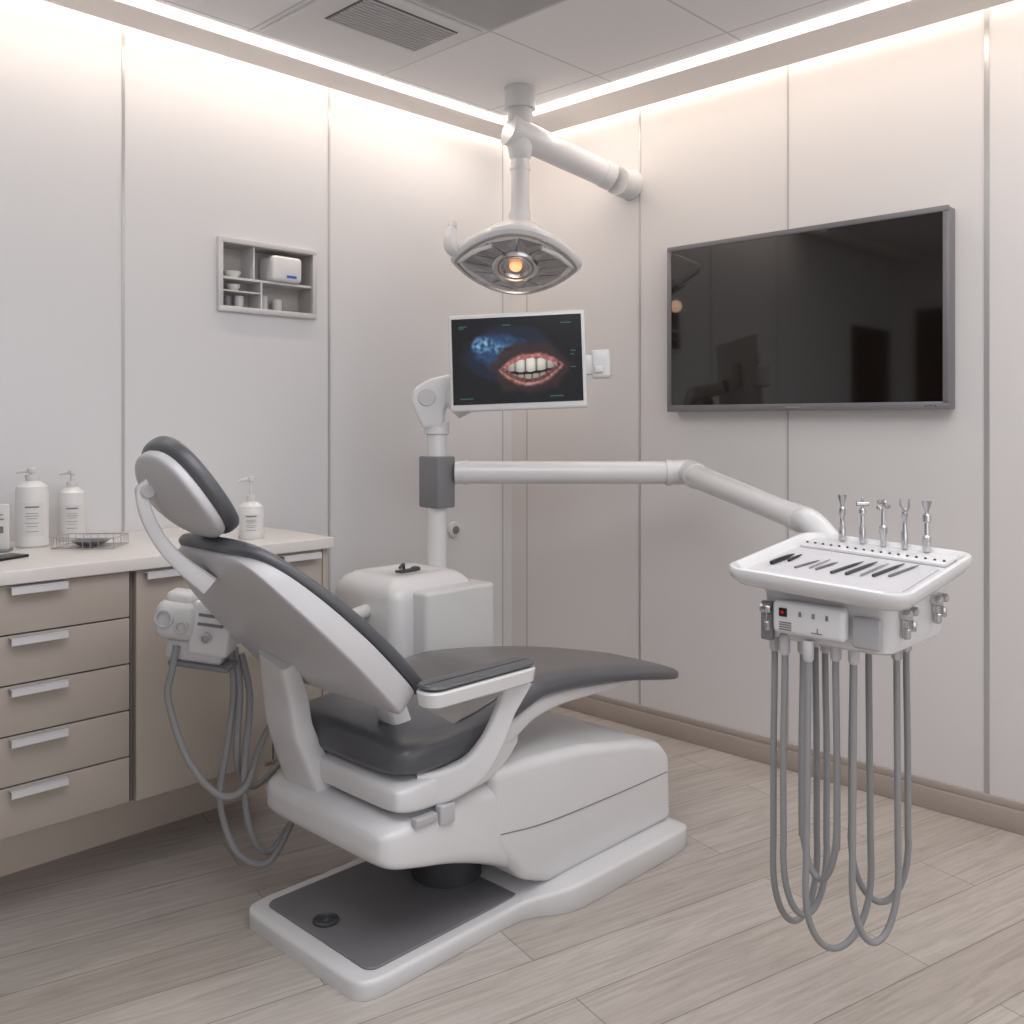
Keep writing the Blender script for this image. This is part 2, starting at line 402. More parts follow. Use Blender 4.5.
for y in (1.20,1.215,1.23): box("button",xf-.001,xf+.001,y,y+.008,za+.010,za+.016,M_metal,tv)
box("indicator_bar",xf-.001,xf+.001,1.70,1.76,za+.011,za+.015,M_metal,tv)

# ------------------------------------------------------------------ dental chair
YC=2.03
ch=empty("dental_chair",(1.95,YC,0)); top(ch,"white dental chair with dark grey upholstery, reclined backrest and floor base","dental chair")
def rrect(x0,x1,y0,y1,z,r,n=7):
    out=[]
    for cx,cy,a in ((x1-r,y1-r,0),(x0+r,y1-r,90),(x0+r,y0+r,180),(x1-r,y0+r,270)):
        for i in range(n):
            t=math.radians(a+90*i/(n-1)); out.append(Vector((cx+r*math.cos(t),cy+r*math.sin(t),z)))
    return out
def slab(name,x0,x1,y0,y1,z0,z1,r,b,m,parent,bt=None,n=7):
    bt=b if bt is None else bt
    rs=[rrect(x0+.004,x1-.004,y0+.004,y1-.004,z0,r-.004,n),rrect(x0,x1,y0,y1,z0+.004,r,n)]
    for k in range(6):
        a=math.pi/2*k/5; i=bt*(1-math.cos(a)); rs.append(rrect(x0+i,x1-i,y0+i,y1-i,z1-bt+bt*math.sin(a),max(r-i,.003),n))
    return loft(name,rs,m,parent)
def base_sec(x,hw,zt,b=.012):
    P=[(-hw+.003,0),(-hw,.004),(-hw,zt-b)]
    for k in range(1,6):
        a=math.pi/2*k/5; P.append((-hw+b*(1-math.cos(a)),zt-b+b*math.sin(a)))
    P+= [(-hw*.5,zt),(0,zt),(hw*.5,zt)]
    for k in range(0,5):
        a=math.pi/2*(1-k/5); P.append((hw-b*(1-math.cos(a)),zt-b+b*math.sin(a)))
    P+= [(hw,zt-b),(hw,.004),(hw-.003,0),(0,0)]
    return [Vector((x,YC-.0+y,z)) for y,z in P]
SB=[(1.325,.215,.034),(1.327,.232,.040),(1.334,.246,.0445),(1.346,.258,.046),(1.368,.266,.046),(1.40,.270,.046),(1.60,.270,.046),(1.80,.270,.047),(1.86,.275,.050),(1.90,.292,.056),(1.94,.320,.063),(1.98,.341,.069),(2.03,.350,.072),(2.20,.352,.072),(2.45,.352,.070),(2.52,.350,.068),(2.552,.340,.066),(2.568,.324,.062),(2.576,.305,.054),(2.578,.290,.046)]
bp=loft("base_plate",[base_sec(*s) for s in SB],M_white,ch,None,50)
slab("foot_mat",1.372,1.93,1.795,2.255,.044,.0525,.03,.004,M_mat,bp)
lathe("floor_button",[(.032,0),(.034,.006),(.028,.010),(.024,.006),(.012,.006),(.010,.012),(0,.013)],(1.43,2.055,.0515),M_dgrey,bp)
lathe("column",[(.10,.05),(.10,.16),(.085,.17),(.085,.24)],(1.83,2.03,0),M_dgrey,ch,36)
def ysec(x,z0,z1,hw,e=5,n=64): return sring((x,YC+.005,(z0+z1)/2),(0,1,0),hw,(0,0,1),(z1-z0)/2,e,n)
def body(L,e=5,k=5):
    A=catmull([Vector((a[0],a[1],a[2])) for a in L],k); H=catmull([Vector((a[3],0,0)) for a in L],k)
    return [ysec(a.x,a.y,a.z,h.x,e) for a,h in zip(A,H)]
loft("rear_body",body([(1.388,.312,.345,.20),(1.391,.300,.356,.23),(1.400,.286,.369,.254),(1.43,.268,.381,.272),(1.50,.250,.389,.281),(1.60,.225,.396,.283),(1.70,.190,.402,.282),(1.78,.155,.402,.279),(1.85,.122,.39,.277),(1.90,.105,.38,.27)],6.5),M_white,ch,ang=60)
pb=[(1.745,.24),(1.745,.428),(1.90,.430),(2.12,.410),(2.38,.362),(2.50,.330),(2.555,.275),(2.562,.062),(1.965,.062),(1.86,.105)]
hs=prism("base_housing",pb,1.752,2.308,M_white,ch,.030,6)
bm=bmesh.new(); bm_tube(bm,[(1.77,1.7525,.262),(1.95,1.7515,.240),(2.25,1.7515,.230),(2.53,1.7525,.226)],.0018,6,8)
mk("panel_line",bm,M_grey,hs)
box("latch",1.475,1.545,1.745,1.768,.368,.390,mat("latch_grey",(178,178,181),.4),ch,.004)
box("latch",1.552,1.600,1.742,1.768,.352,.402,mat("latch_light",(188,188,191),.4),ch,.005)
loft("seat_pan",body([(1.434,.430,.445,.20),(1.437,.415,.456,.238),(1.448,.400,.467,.262),(1.50,.390,.478,.277),(1.62,.388,.490,.280),(1.74,.395,.510,.275),(1.82,.42,.53,.26),(1.88,.45,.54,.24)],6),M_white,ch,ang=60)
S=[(1.440,.522,.02,.17),(1.443,.538,.045,.215),(1.454,.556,.075,.242),(1.48,.570,.097,.262),(1.53,.576,.108,.273),(1.63,.582,.110,.278),(1.72,.595,.105,.28),(1.82,.618,.09,.278),(1.90,.630,.078,.272),
   (1.98,.632,.062,.265),(2.15,.615,.054,.255),(2.35,.585,.050,.248),(2.52,.552,.048,.240),(2.64,.526,.046,.226),(2.71,.510,.042,.200),(2.74,.502,.030,.160),(2.750,.494,.012,.11)]
def interp(S,k=4):
    P=catmull([Vector((s[0],s[1],s[2])) for s in S],k); Wd=catmull([Vector((s[3],0,0)) for s in S],k)
    return [(p.x,p.y,max(p.z,.004),w.x) for p,w in zip(P,Wd)]
rings=[]
for x,zt,th,hw in interp(S):
    rings.append(sring((x,YC,zt-th/2),(0,1,0),hw,(0,0,1),th/2,3.6,60))
seat=loft("seat",rings,[M_uph],ch,ang=60)
seat["label"]="long dark grey padded seat with leg rest"
rings=[]
for x,zt,th,hw in interp([(a,b,c,d) for a,b,c,d in S[5:-2]]):
    rings.append([Vector((x,YC+(hw-.045)*(2*i/24-1),zt+.0022-.009*abs(2*i/24-1)**6)) for i in range(25)])
for p in rings[0]: p.z-=.008
for p in rings[1]: p.z-=.002
bm=bmesh.new(); bm_loft(bm,rings,0,False,False)
mk("seat_top_sheen",bm,M_uph_sheen,seat)  # thin sheet over the seat carrying the painted reflections
rings=[]
for x,zc,th,hw in interp([(1.60,.47,.06,.24),(1.72,.485,.10,.255),(1.84,.52,.10,.258),(1.94,.552,.085,.25),(2.08,.556,.065,.235),(2.25,.542,.05,.22),(2.42,.527,.024,.2),(2.48,.522,.008,.18)]):
    rings.append(sring((x,YC,zc-.005),(0,1,0),hw,(0,0,1),th/2,4,48))
loft("leg_rest_shell",rings,M_white,ch,ang=60)
# backrest
u=Vector((-.690,0,.724)); nrm=Vector((.724,0,.690)); Yv=Vector((0,1,0))
B0=Vector((1.425,YC,.640))
def bsec(s,hw,n0,n1,e=5,k=64): return sring(B0+u*s+nrm*((n0+n1)/2),Yv,hw,nrm,(n1-n0)/2,e,k)
def secs(L,e=5):
    A=catmull([Vector((a[0],a[1],0)) for a in L],4); Bq=catmull([Vector((a[2],a[3],0)) for a in L],4)
    return [bsec(a.x,a.y,b.x,max(b.y,b.x+.003),e) for a,b in zip(A,Bq)]
back=loft("backrest",secs([(-.018,.20,.045,.065),(-.014,.235,.028,.072),(.000,.270,.014,.078),(.03,.290,.008,.080),(.12,.296,.007,.079),(.22,.294,.007,.077),(.34,.274,.008,.072),(.43,.242,.012,.066),(.485,.208,.018,.060),(.515,.168,.025,.055),(.526,.12,.034,.050)],14),M_shell,ch,ang=60)
loft("back_cushion",secs([(-.024,.22,.082,.102),(-.018,.268,.072,.120),(.02,.292,.068,.125),(.12,.299,.066,.123),(.24,.294,.063,.117),(.35,.272,.058,.108),(.44,.240,.052,.098),(.500,.206,.046,.089),(.534,.166,.042,.080),(.543,.12,.046,.068)],3.4),M_uph,back,ang=60)["label"]="dark grey padded back cushion"
tube("backrest_support",[(1.475,2.165,.34),(1.440,2.175,.44),(1.405,2.185,.54),(1.385,2.18,.64),(1.345,2.15,.74)],[.092,.085,.076,.074,.060],M_white,ch,8,28,True,6,.42)
tube("backrest_support",[(1.60,1.93,.45),(1.57,1.93,.54),(1.54,1.93,.62),(1.51,1.93,.68)],[.04,.04,.038,.03],M_white,ch,8,24,True,4,.8)
# headrest
hu=Vector((-.60,0,.80)); hn=Vector((.80,0,.60)); H0=Vector((1.022,YC+.020,1.178))
def hsecs(c0,c1,a,b,n0,n1,e):
    out=[]; N=20; cm=(c0+c1)/2; hh_=(c1-c0)/2
    for i in range(N+1):
        t=-math.pi/2+math.pi*i/N
        s=cm+hh_*math.sin(t); c=max(math.cos(t),.02)
        wv=a*c**.85; k=c**.35; mid=(n0+n1)/2; hw=(n1-n0)/2*k
        bow=.016*((s-cm)/hh_)**2
        out.append(sring(H0+hu*s+hn*(mid+bow),Yv,wv,hn,max(hw,.002),e,48))
    return out
head=loft("headrest",hsecs(-.124,.122,.134,0,-.024,.014,4),M_shell,ch,ang=60)
loft("headrest_cushion",hsecs(-.136,.134,.144,0,-.002,.056,3.0),M_uph,head,ang=60)
tube("headrest_stem",[(.980,2.10,1.215),(.964,2.105,1.188),(.975,2.105,1.135),(1.008,2.10,1.070),(1.050,2.085,1.018),(1.105,2.06,.965)],[.011,.014,.015,.016,.019,.024],M_white,head,5,20,True,6,1.0)
lathe("pivot_knob",[(.014,-.022),(.017,-.018),(.017,.018),(.014,.022)],(.970,2.105,1.192),M_shell,head,24,None,35,Matrix.Rotation(math.pi/2,4,'X'))
# armrest
ar=tube("armrest",[(1.52,1.80,.440),(1.585,1.765,.445),(1.645,1.730,.475),(1.69,1.708,.535),(1.73,1.695,.615),(1.765,1.682,.69)],[.044,.042,.036,.029,.026,.036],M_white,ch,8,28,True,5,.55)
def pad(z0,z1,w0,w1,m,nm,par,inset=0):
    rs=[]
    for z,i in ((z0,.014),(z0+.008,.004),(z1-.006,.0),(z1-.001,.004),(z1,.012)):
        rs.append(rrect(w0+i+inset,w1-i-inset,1.640+i+inset,1.722-i-inset,z,.036-i*.5,8))
    return loft(nm,rs,m,par)
pad(.678,.722,1.435,1.805,M_white,"arm_support",ar)
pad(.718,.735,1.435,1.805,M_uph,"arm_pad",ar,.001)

# ------------------------------------------------------------------ cuspidor unit
cu=empty("cuspidor_unit",(2.24,2.68,0)); top(cu,"white dental side cabinet with pole standing behind the chair","dental unit")
def tsec(z,x0,x1,y0,y1,r): return rrect(x0,x1,y0,y1,z,r,10)
loft("body",[tsec(0,2.04,2.42,2.51,2.87,.04),tsec(.60,2.02,2.42,2.50,2.88,.045),tsec(.735,2.02,2.41,2.50,2.88,.05),tsec(.765,2.025,2.405,2.505,2.875,.05),tsec(.795,2.05,2.38,2.53,2.85,.05),tsec(.806,2.07,2.36,2.55,2.83,.05),tsec(.811,2.10,2.33,2.58,2.80,.05),tsec(.804,2.12,2.31,2.60,2.78,.05)],M_white,cu)
slab("side_box",2.10,2.43,2.43,2.60,.02,.768,.022,.014,M_white2,cu,None,8)
bm=bmesh.new(); bm_tube(bm,[(2.22,2.70,.802),(2.22,2.70,.824),(2.20,2.68,.830),(2.17,2.66,.824)],.006,5,10); bm_lathe(bm,[(.018,0),(.018,.010),(.012,.014),(0,.015)],(2.26,2.68,.803),20); bm_box(bm,2.17,2.25,2.655,2.69,.803,.812,.003,2)
mk("faucet",bm,M_dgrey,cu)
PX,PY=2.427,2.75
bm=bmesh.new(); bm_lathe(bm,[(.038,.02),(.038,1.02),(.043,1.022),(.043,1.03),(.038,1.035),(.038,1.30),(.047,1.305),(.047,1.35)],(PX,PY,0),32)
mk("pole",bm,M_white,cu)
box("collar",PX-.045,PX+.045,PY-.058,PY+.058,1.02,1.218,mat("collar_grey",(122,122,126),.4),cu,.008,3,M=None)
RV=Vector((.695,-.719,0)); FV=Vector((.719,.695,0))
pc=Vector((PX,PY,0))
bm=bmesh.new()
O=pc-RV*.01
prof=[(-.040,1.325),(.035,1.325),(.042,1.40),(.075,1.44),(.15,1.475),(.16,1.53),(.07,1.535),(-.02,1.515),(-.075,1.480),(-.088,1.430),(-.070,1.385)]
aV=[bm.verts.new(O+RV*p+FV*-.048+Vector((0,0,z))) for p,z in prof]; bV=[bm.verts.new(O+RV*p+FV*.048+Vector((0,0,z))) for p,z in prof]
bm.faces.new(aV); bm.faces.new(bV[::-1])
for i in range(len(prof)): bm.faces.new((aV[i],bV[i],bV[(i+1)%len(prof)],aV[(i+1)%len(prof)]))
bmesh.ops.recalc_face_normals(bm,faces=bm.faces)
bmesh.ops.bevel(bm,geom=bm.edges[:],offset=.014,segments=4,profile=.5,affect='EDGES',clamp_overlap=True)
arm_=mk("monitor_arm",bm,M_white,cu)
lathe("arm_cap",[(.030,0),(.034,.004),(.032,.008),(0,.009)],O-RV*.025-FV*.0475+Vector((0,0,1.445)),M_shell,arm_,28,None,35,Matrix.Rotation(math.radians(-46),4,'Z')@Matrix.Rotation(math.pi/2,4,'X'))
a0=O+RV*.12; 
tube("monitor_link",[a0+Vector((0,0,1.505)),a0+RV*.06-FV*.06+Vector((0,0,1.515)),a0+RV*.09-FV*.105+Vector((0,0,1.53))],[.036,.034,.034],M_white2,cu,6,20,True,3)
tube("arm_cover",[O+RV*.075-FV*.02+Vector((0,0,1.47)),O+RV*.098-FV*.03+Vector((0,0,1.425)),O+RV*.122-FV*.03+Vector((0,0,1.375))],[.040,.044,.024],M_white2,cu,8,24,True,3)

# ------------------------------------------------------------------ monitor
def basis(o,r,up):
    r=Vector(r).normalized(); up=Vector(up); f=r.cross(up).normalized(); up=f.cross(r).normalized()*1
    y=up.cross(r).normalized()
    return Matrix((( r.x,y.x,up.x,o[0]),(r.y,y.y,up.y,o[1]),(r.z,y.z,up.z,o[2]),(0,0,0,1)))
MM=basis((2.528,2.419,1.576),(.600,-.798,.036),(.045,.02,1))
mo=empty("monitor",(2.532,2.45,1.40)); top(mo,"white-framed monitor on an arm showing a mouth and teeth scan","monitor")
hw,hh=.256,.182
box("housing",-hw,hw,.0,.028,-hh,hh,M_white,mo,.010,3,M=MM)
bx=(-hw+.014,hw-.014,-hh+.026,hh-.017)
box("screen",bx[0],bx[1],-.002,.003,bx[2],bx[3],M_black,mo,M=MM)
box("rear_mount",-.06,.06,.026,.05,-.06,.06,M_white2,mo,.008,M=MM)
bm=bmesh.new(); bm_box(bm,hw-.015,hw+.03,.006,.05,-.060,.012,.006,3); bm_box(bm,hw+.018,hw+.088,.0,.07,-.075,.030,.012,4); bm_box(bm,hw+.030,hw+.062,-.016,.004,-.056,-.030,.005,2)
mk("side_handle",bm,M_white,mo,M=MM)
def sstep(a,b,x):
    t=max(0,min(1,(x-a)/(b-a))); return t*t*(3-2*t)
def mixc(a,b,t): return tuple(a[i]*(1-t)+b[i]*t for i in range(3))
def pic(x,z):
    n1=noise.noise(Vector((x*22,z*22,1.3))); n2=noise.noise(Vector((x*75,z*75,4.))); n3=noise.noise(Vector((x*9,z*9,7.)))
    c=(8,9,12)
    e=((x+.03)/.20)**2+((z-.030)/.115)**2+.25*n3
    c=mixc(c,(20,31,48),(1-sstep(.55,1.0,e)))
    for cx,cz,rx,rz,k in ((-.080,.050,.095,.066,1.),(-.005,.035,.055,.034,.8),(-.050,-.010,.065,.036,.7),(.010,.066,.040,.022,.6)):
        e=((x-cx)/rx)**2+((z-cz)/rz)**2+.35*n1
        c=mixc(c,(42,76,118),max(0,(1-sstep(.5,1.1,e))*k*(.8+.4*n2)))
    e=((x+.095)/.080)**2+((z-.060)/.046)**2+.9*n1
    c=mixc(c,(130,180,214),max(0,(1-sstep(.1,1.0,e))*(.5+.9*n2)))
    e=((x+.030)/.018)**2+((z-.044)/.009)**2
    c=mixc(c,(10,14,22),1-sstep(.5,1.1,e))
    xr=(x-.052); zr=(z+.026)-.05*xr
    e=(xr/.165)**2+(zr/.112)**2+.35*n1
    c=mixc(c,(56,38,36),(1-sstep(.5,1.0,e))*.9)
    a1=.128
    topl=.064*(1-(abs(xr)/a1)**2.0)-.008*math.exp(-(xr/.022)**2)+.002*n1; bot=-.074*(1-(abs(xr)/a1)**2.2)+.002*n1
    if abs(xr)<a1 and bot<zr<topl:
        ed=min(topl-zr,zr-bot)
        c=mixc((70,44,42),(176,124,116),sstep(0,.016,ed)); c=tuple(v*(.95+.35*n2) for v in c)
        c=mixc(c,(222,188,180),.5*max(0,1-abs(zr-bot-.013)/.007)*max(0,1-abs(xr)/.06))
    ti=.047*(1-(abs(xr)/.113)**2.4); bi=-.056*(1-(abs(xr)/.113)**2.0)
    if abs(xr)<.113 and bi<zr<ti:
        c=(30,14,14); f=xr/.113
        k=math.asin(max(-1,min(1,f)))*5.0
        sep=abs(math.cos(math.pi*k*.55))**.5
        if zr>ti-.022: c=tuple(v*(.85+.4*n2+.15*sep) for v in (180,112,110))
        if zr<bi+.020: c=tuple(v*(.75+.4*n2) for v in (142,84,83))
        up=ti-.013-.008*(1-sep); lo=-.016+.016*f*f+.005*(1-sep)
        if lo<zr<up and sep>.30:
            sh=(.68+.32*sstep(.30,.9,sep))*(1-.5*f*f)*(.84+.16*sstep(lo,lo+.03,zr)); c=(238*sh,232*sh,220*sh)
        sep2=abs(math.cos(math.pi*k*.8+1.2))**.5; l2=bi+.014+.003*(1-sep2); u2=-.024+.012*f*f-.003*(1-sep2)
        if l2<zr<u2 and sep2>.35 and abs(f)<.85:
            sh=(.58+.18*sstep(.35,.9,sep2))*(1-.5*f*f); c=(216*sh,207*sh,194*sh)
    return c
NXg,NZg=220,150
bm=bmesh.new(); cl=bm.loops.layers.color.new("Col")
gv=[[bm.verts.new((bx[0]+(bx[1]-bx[0])*i/NXg,-.0025,bx[2]+(bx[3]-bx[2])*j/NZg)) for i in range(NXg+1)] for j in range(NZg+1)]
ui=[(-.215,.135,.03),(-.215,.128,.02),(-.215,-.135,.05),(.165,.135,.04),(.20,.03,.02),(.20,.018,.014),(.20,-.03,.018),(.12,-.135,.05),(-.05,.135,.03)]
for j in range(NZg):
    for i in range(NXg):
        f=bm.faces.new((gv[j][i],gv[j][i+1],gv[j+1][i+1],gv[j+1][i]))
        x=bx[0]+(bx[1]-bx[0])*(i+.5)/NXg; z=bx[2]+(bx[3]-bx[2])*(j+.5)/NZg
        c=pic(x,z)
        for a,b,wd in ui:
            if a<x<a+wd and abs(z-b)<.002: c=(50,96,84)
        c=tuple(max(0,min(255,v)) for v in c)
        for l in f.loops: l[cl]=(*[v/255 for v in c],1)
mk("screen_image",bm,M_pic,mo,M=MM,recalc=False)

# ------------------------------------------------------------------ operating lamp
lx,ly=2.862,2.72
lp=empty("operating_light",(lx,ly,ZC)); top(lp,"white ceiling-mounted dental operating lamp with glowing warm bulb","operating light")
bm=bmesh.new(); bm_lathe(bm,[(.066,2.655),(.066,2.735),(.062,2.745)],(lx,ly,0),32); bm_lathe(bm,[(.035,2.57),(.05,2.60),(.055,2.63),(.05,2.655)],(lx,ly,0),32)
mk("ceiling_mount",bm,M_white2,lp)
bm=bmesh.new(); bm_lathe(bm,[(.03,2.44),(.045,2.455),(.054,2.50),(.056,2.54),(.052,2.575),(.03,2.59)],(lx,ly,0),32)
mk("joint",bm,M_white,lp)
end=Vector((3.385,2.545,2.40)); st=Vector((lx,ly,2.552)); dr=(end-st).normalized()
bm=bmesh.new(); bm_tube(bm,[st-dr*.045,st+dr*.46],[.062,.055],1,28,0,False); bm_tube(bm,[st+dr*.42,st+dr*.47],[.060,.060],1,28,0,False); bm_tube(bm,[st-dr*.055,st-dr*.030],[.066,.066],1,28,0,False)
mk("ceiling_arm",bm,M_white,lp)
lathe("wall_flange",[(.062,-.10),(.062,-.03),(.066,-.028),(.066,0)],(XR-.001,2.545,2.405),M_white2,lp,32,None,35,Matrix.Rotation(math.pi/2,4,'Y'))
bm=bmesh.new(); bm_lathe(bm,[(.040,2.22),(.040,2.43),(.034,2.45)],(lx,ly,0),28); bm_lathe(bm,[(.044,2.20),(.046,2.215),(.044,2.225)],(lx,ly,0),28); bm_lathe(bm,[(.043,2.40),(.043,2.412),(.040,2.415)],(lx,ly,0),28)
mk("drop_post",bm,M_white,lp)
LC=Vector((2.808,2.691,2.020))
LM=Matrix.Translation(LC)@Matrix.Rotation(math.radians(-46),4,'Z')@Matrix.Rotation(math.radians(3),4,'Y')@Matrix.Rotation(math.radians(-32),4,'X')
def almond(a,b,z,n=72,k=.5):
    out=[]
    for i in range(n):
        t=2*math.pi*i/n; c,s=math.cos(t),math.sin(t)
        y2=math.copysign(max(0,1-c*c),s)
        out.append(Vector((a*c, b*(s*(1-k)+y2*k), z)))
    return out
hd=loft("lamp_head",[almond(.252,.184,-.030,k=.7),almond(.268,.200,-.022,k=.7),almond(.272,.204,-.004,k=.7),almond(.260,.194,.012,k=.65),almond(.215,.172,.042,k=.5),almond(.180,.152,.070,k=.3),almond(.15,.130,.098,k=.1),almond(.095,.085,.120,k=0),almond(.05,.05,.128,k=0)],M_white,lp,M=LM,ang=50)
a_=LM@Vector((0,0,.11)); 
tube("neck",[(lx,ly,2.235),(lx,ly,2.19),a_+Vector((0,0,.03)),a_],[.042,.044,.050,.055],M_white,hd,5,24)
loft("chrome_rim",[almond(.252,.184,-.028,k=.7),almond(.252,.184,-.036,k=.7),almond(.240,.174,-.037,k=.7),almond(.234,.168,-.026,k=.7)],M_metal,hd,M=LM)
loft("lamp_face",[almond(.242,.176,-.026,k=.7),almond(.242,.176,-.028,k=.7)],M_refld,hd,M=LM)
bm=bmesh.new(); n=12
for k in range(n):
    t0=2*math.pi*(k+.04)/n; t1=2*math.pi*(k+.96)/n
    def P(f,t,z):
        c,s=math.cos(t),math.sin(t); y=s*.3+math.copysign(1-c*c,s)*.7
        return bm.verts.new((.228*c,.161*y,z) if f>.7 else (.094*c,.090*s,z))
    A=(P(1,t0,-.029),P(1,t1,-.029),P(.5,t1,-.046),P(.5,t0,-.046))
    mco=(A[0].co+A[1].co+A[2].co+A[3].co)/4; m_=bm.verts.new((mco.x,mco.y,-.0335-.007*(k%2)))
    for q in range(4): bm.faces.new((A[q],A[(q+1)%4],m_))
mk("reflector",bm,M_refl,hd,M=LM,ang=5)
bm=bmesh.new()
bm_lathe(bm,[(.094,-.028),(.097,-.050),(.090,-.058),(.078,-.054),(.072,-.046),(.068,-.052),(.058,-.050),(.050,-.040),(.036,-.036)],(0,0,0),40)
mk("lens_ring",bm,M_metal,hd,M=LM)
lathe("bulb",[(0,-.054),(.014,-.053),(.023,-.048),(.026,-.040),(.026,-.030)],(0,0,0),M_bulb,hd,M=LM)
for sx in (-1,1):
    bm=bmesh.new(); bm_tube(bm,[(sx*.10,-.110,-.034),(sx*.165,-.080,-.038),(sx*.215,-.028,-.035),(sx*.245,.01,-.026)],[.008,.011,.010,.006],6,12)
    mk("moulded_arm",bm,M_white,hd,M=LM)
bm=bmesh.new(); bm_tube(bm,[(-.225,-.02,-.005),(-.262,-.05,-.002),(-.272,-.07,.030),(-.268,-.08,.085)],[.020,.026,.022,.017],6,16,0,True,4)
bm_tube(bm,[(-.268,-.08,.078),(-.267,-.083,.104)],[.020,.018],1,16,0,False)
mk("lamp_handle",bm,M_white,hd,M=LM)

# ------------------------------------------------------------------ delivery system
ds=empty("delivery_unit",(2.05,.92,.87)); top(ds,"white instrument delivery unit on a long swing arm with hanging hoses","delivery unit")
E=Vector((3.09,2.045,1.155))
bm=bmesh.new(); st=Vector((PX+.05,PY-.05,1.155)); d=(E-st).normalized()
bm_tube(bm,[st,E-d*.02],[.044,.044],1,28,0,False); bm_tube(bm,[st+d*.03,st+d*.055],[.047,.047],1,28,0,False)
arm=mk("swing_arm",bm,M_white,ds)
e2=Vector((2.36,1.19,1.085)); d2=(e2-E).normalized()
bm=bmesh.new()
bm_tube(bm,[E-d*.07,E+Vector((0,0,.002)),E+d2*.09],[.047,.049,.047],8,28)
bm_tube(bm,[E-d*.085,E-d*.065],[.050,.050],1,28,0,False)
mk("elbow_joint",bm,M_white,arm)
bm=bmesh.new()
bm_tube(bm,[E,e2],[.046,.033],1,28,0,False); bm_tube(bm,[E+d2*.10,E+d2*.125],[.049,.049],1,28,0,False)
bm_tube(bm,[e2-d2*.09,e2-d2*.03],[.037,.037],1,28,0,False)
bm_tube(bm,[e2-d2*.04,e2+d2*.05,(2.27,1.04,1.0),(2.19,.98,.94)],[.034,.034,.032,.03],6,24)
mk("swing_arm",bm,M_white,ds)
tc=Vector((2.032,.92,1.032))
TM=Matrix.Translation(tc)@Euler((.045,-.115,0)).to_matrix().to_4x4()
def tr(i,z,r=.045): return rrect(-.20+i,.20-i,-.20+i,.20-i,z,r,8)
loft("tray",[tr(.035,-.03),tr(.012,-.026),tr(.0,-.012),tr(-.004,.004),tr(-.002,.012),tr(.006,.014),tr(.012,.010),tr(.018,.000),tr(.024,-.004,.03)],M_white,ds,M=TM)
loft("tray_mat",[rrect(-.165,.09,-.165,.165,-.004,.02),rrect(-.165,.09,-.165,.165,-.001,.02)],mat("tray_mat_white",(198,198,203),.5),ds,M=TM)
bm=bmesh.new(); bm_box(bm,.10,.190,-.17,.17,-.004,.005,.004,2)
mk("instrument_rack",bm,M_white,ds,M=TM)
bm=bmesh.new()
for i in range(17):
    bm_lathe(bm,[(.003,.005),(.003,.0075),(.002,.0085)],(.120,-.160+.020*i,0),10)
mk("rack_peg",bm,M_dgrey,ds,M=TM)["kind"]="stuff"
def hb(z,i,k=0):
    R_=rrect(1.90+i,2.21-i,.775+i,1.065-i,z,.03,6)
    for p in R_: p.z+=k*(p.x-2.05)
    return R_
loft("head_body",[hb(.872,.012),hb(.878,.004),hb(.90,0),hb(.965,0),hb(.985,-.002,.05),hb(1.004,-.002,.115)],M_white,ds)
cp=box("control_panel",1.868,1.90,.858,1.022,.893,.965,M_white,ds,.012,4)
dp=box("display",1.865,1.869,.985,1.003,.932,.950,M_black,cp,.001)
bm=bmesh.new(); bm_box(bm,1.8642,1.8652,.991,.998,.938,.944)
mk("display_digit",bm,M_red,cp)
for y,z in ((.955,.941),(.925,.941),(.895,.941)):
    bm=bmesh.new(); bm_box(bm,1.8665,1.869,y-.003,y+.003,z-.005,z+.005,0,1); mk("button",bm,M_ink,cp)
for k in range(4): box("panel_marking",1.8668,1.869,.975,1.003,.903+k*.005,.9055+k*.005,M_ink,cp)
box("panel_marking",1.8668,1.869,.905,.93,.905,.907,M_ink,cp)
box("panel_marking",1.8668,1.869,.915,.917,.907,.917,M_ink,cp)
box("side_bracket",1.885,1.90,1.03,1.058,.87,.955,M_grey,ds,.004)
box("side_bracket",1.885,1.90,.79,.85,.885,.95,mat("bracket_grey",(176,176,180),.35),ds,.006)
def hanger(x,y,z,s=.8):
    bm=bmesh.new()
    bm_lathe(bm,[(.0,-.016*s),(.013*s,-.014*s),(.015*s,-.008*s),(.015*s,.010),(.012*s,.014),(0,.015)],(x,y,z),20,0,Matrix.Rotation(math.pi/2,4,'X'))
    bm_box(bm,x-.006*s,x+.006*s,y-.006*s,y+.006*s,z-.045*s,z,.002,2)
    bm_lathe(bm,[(.008*s,-.011),(.011*s,-.008),(.011*s,.008),(.008*s,.011)],(x,y-.004,z-.048*s),16)
    mk("instrument_hanger",bm,M_metal,ds)
hanger(1.95,.767,.955); hanger(1.985,.767,.958,.65); hanger(2.12,.767,.962); hanger(2.155,.767,.964,.65)
hanger(1.888,1.045,.94)
loops=[((1.925,1.045),(2.02,.995),.228),((1.94,.985),(1.93,.905),.36),((1.885,.945),(2.05,.885),.210),((2.07,.93),(2.12,.83),.275),((1.905,1.01),(1.985,.955),.265),((1.93,.865),(2.03,.815),.245)]
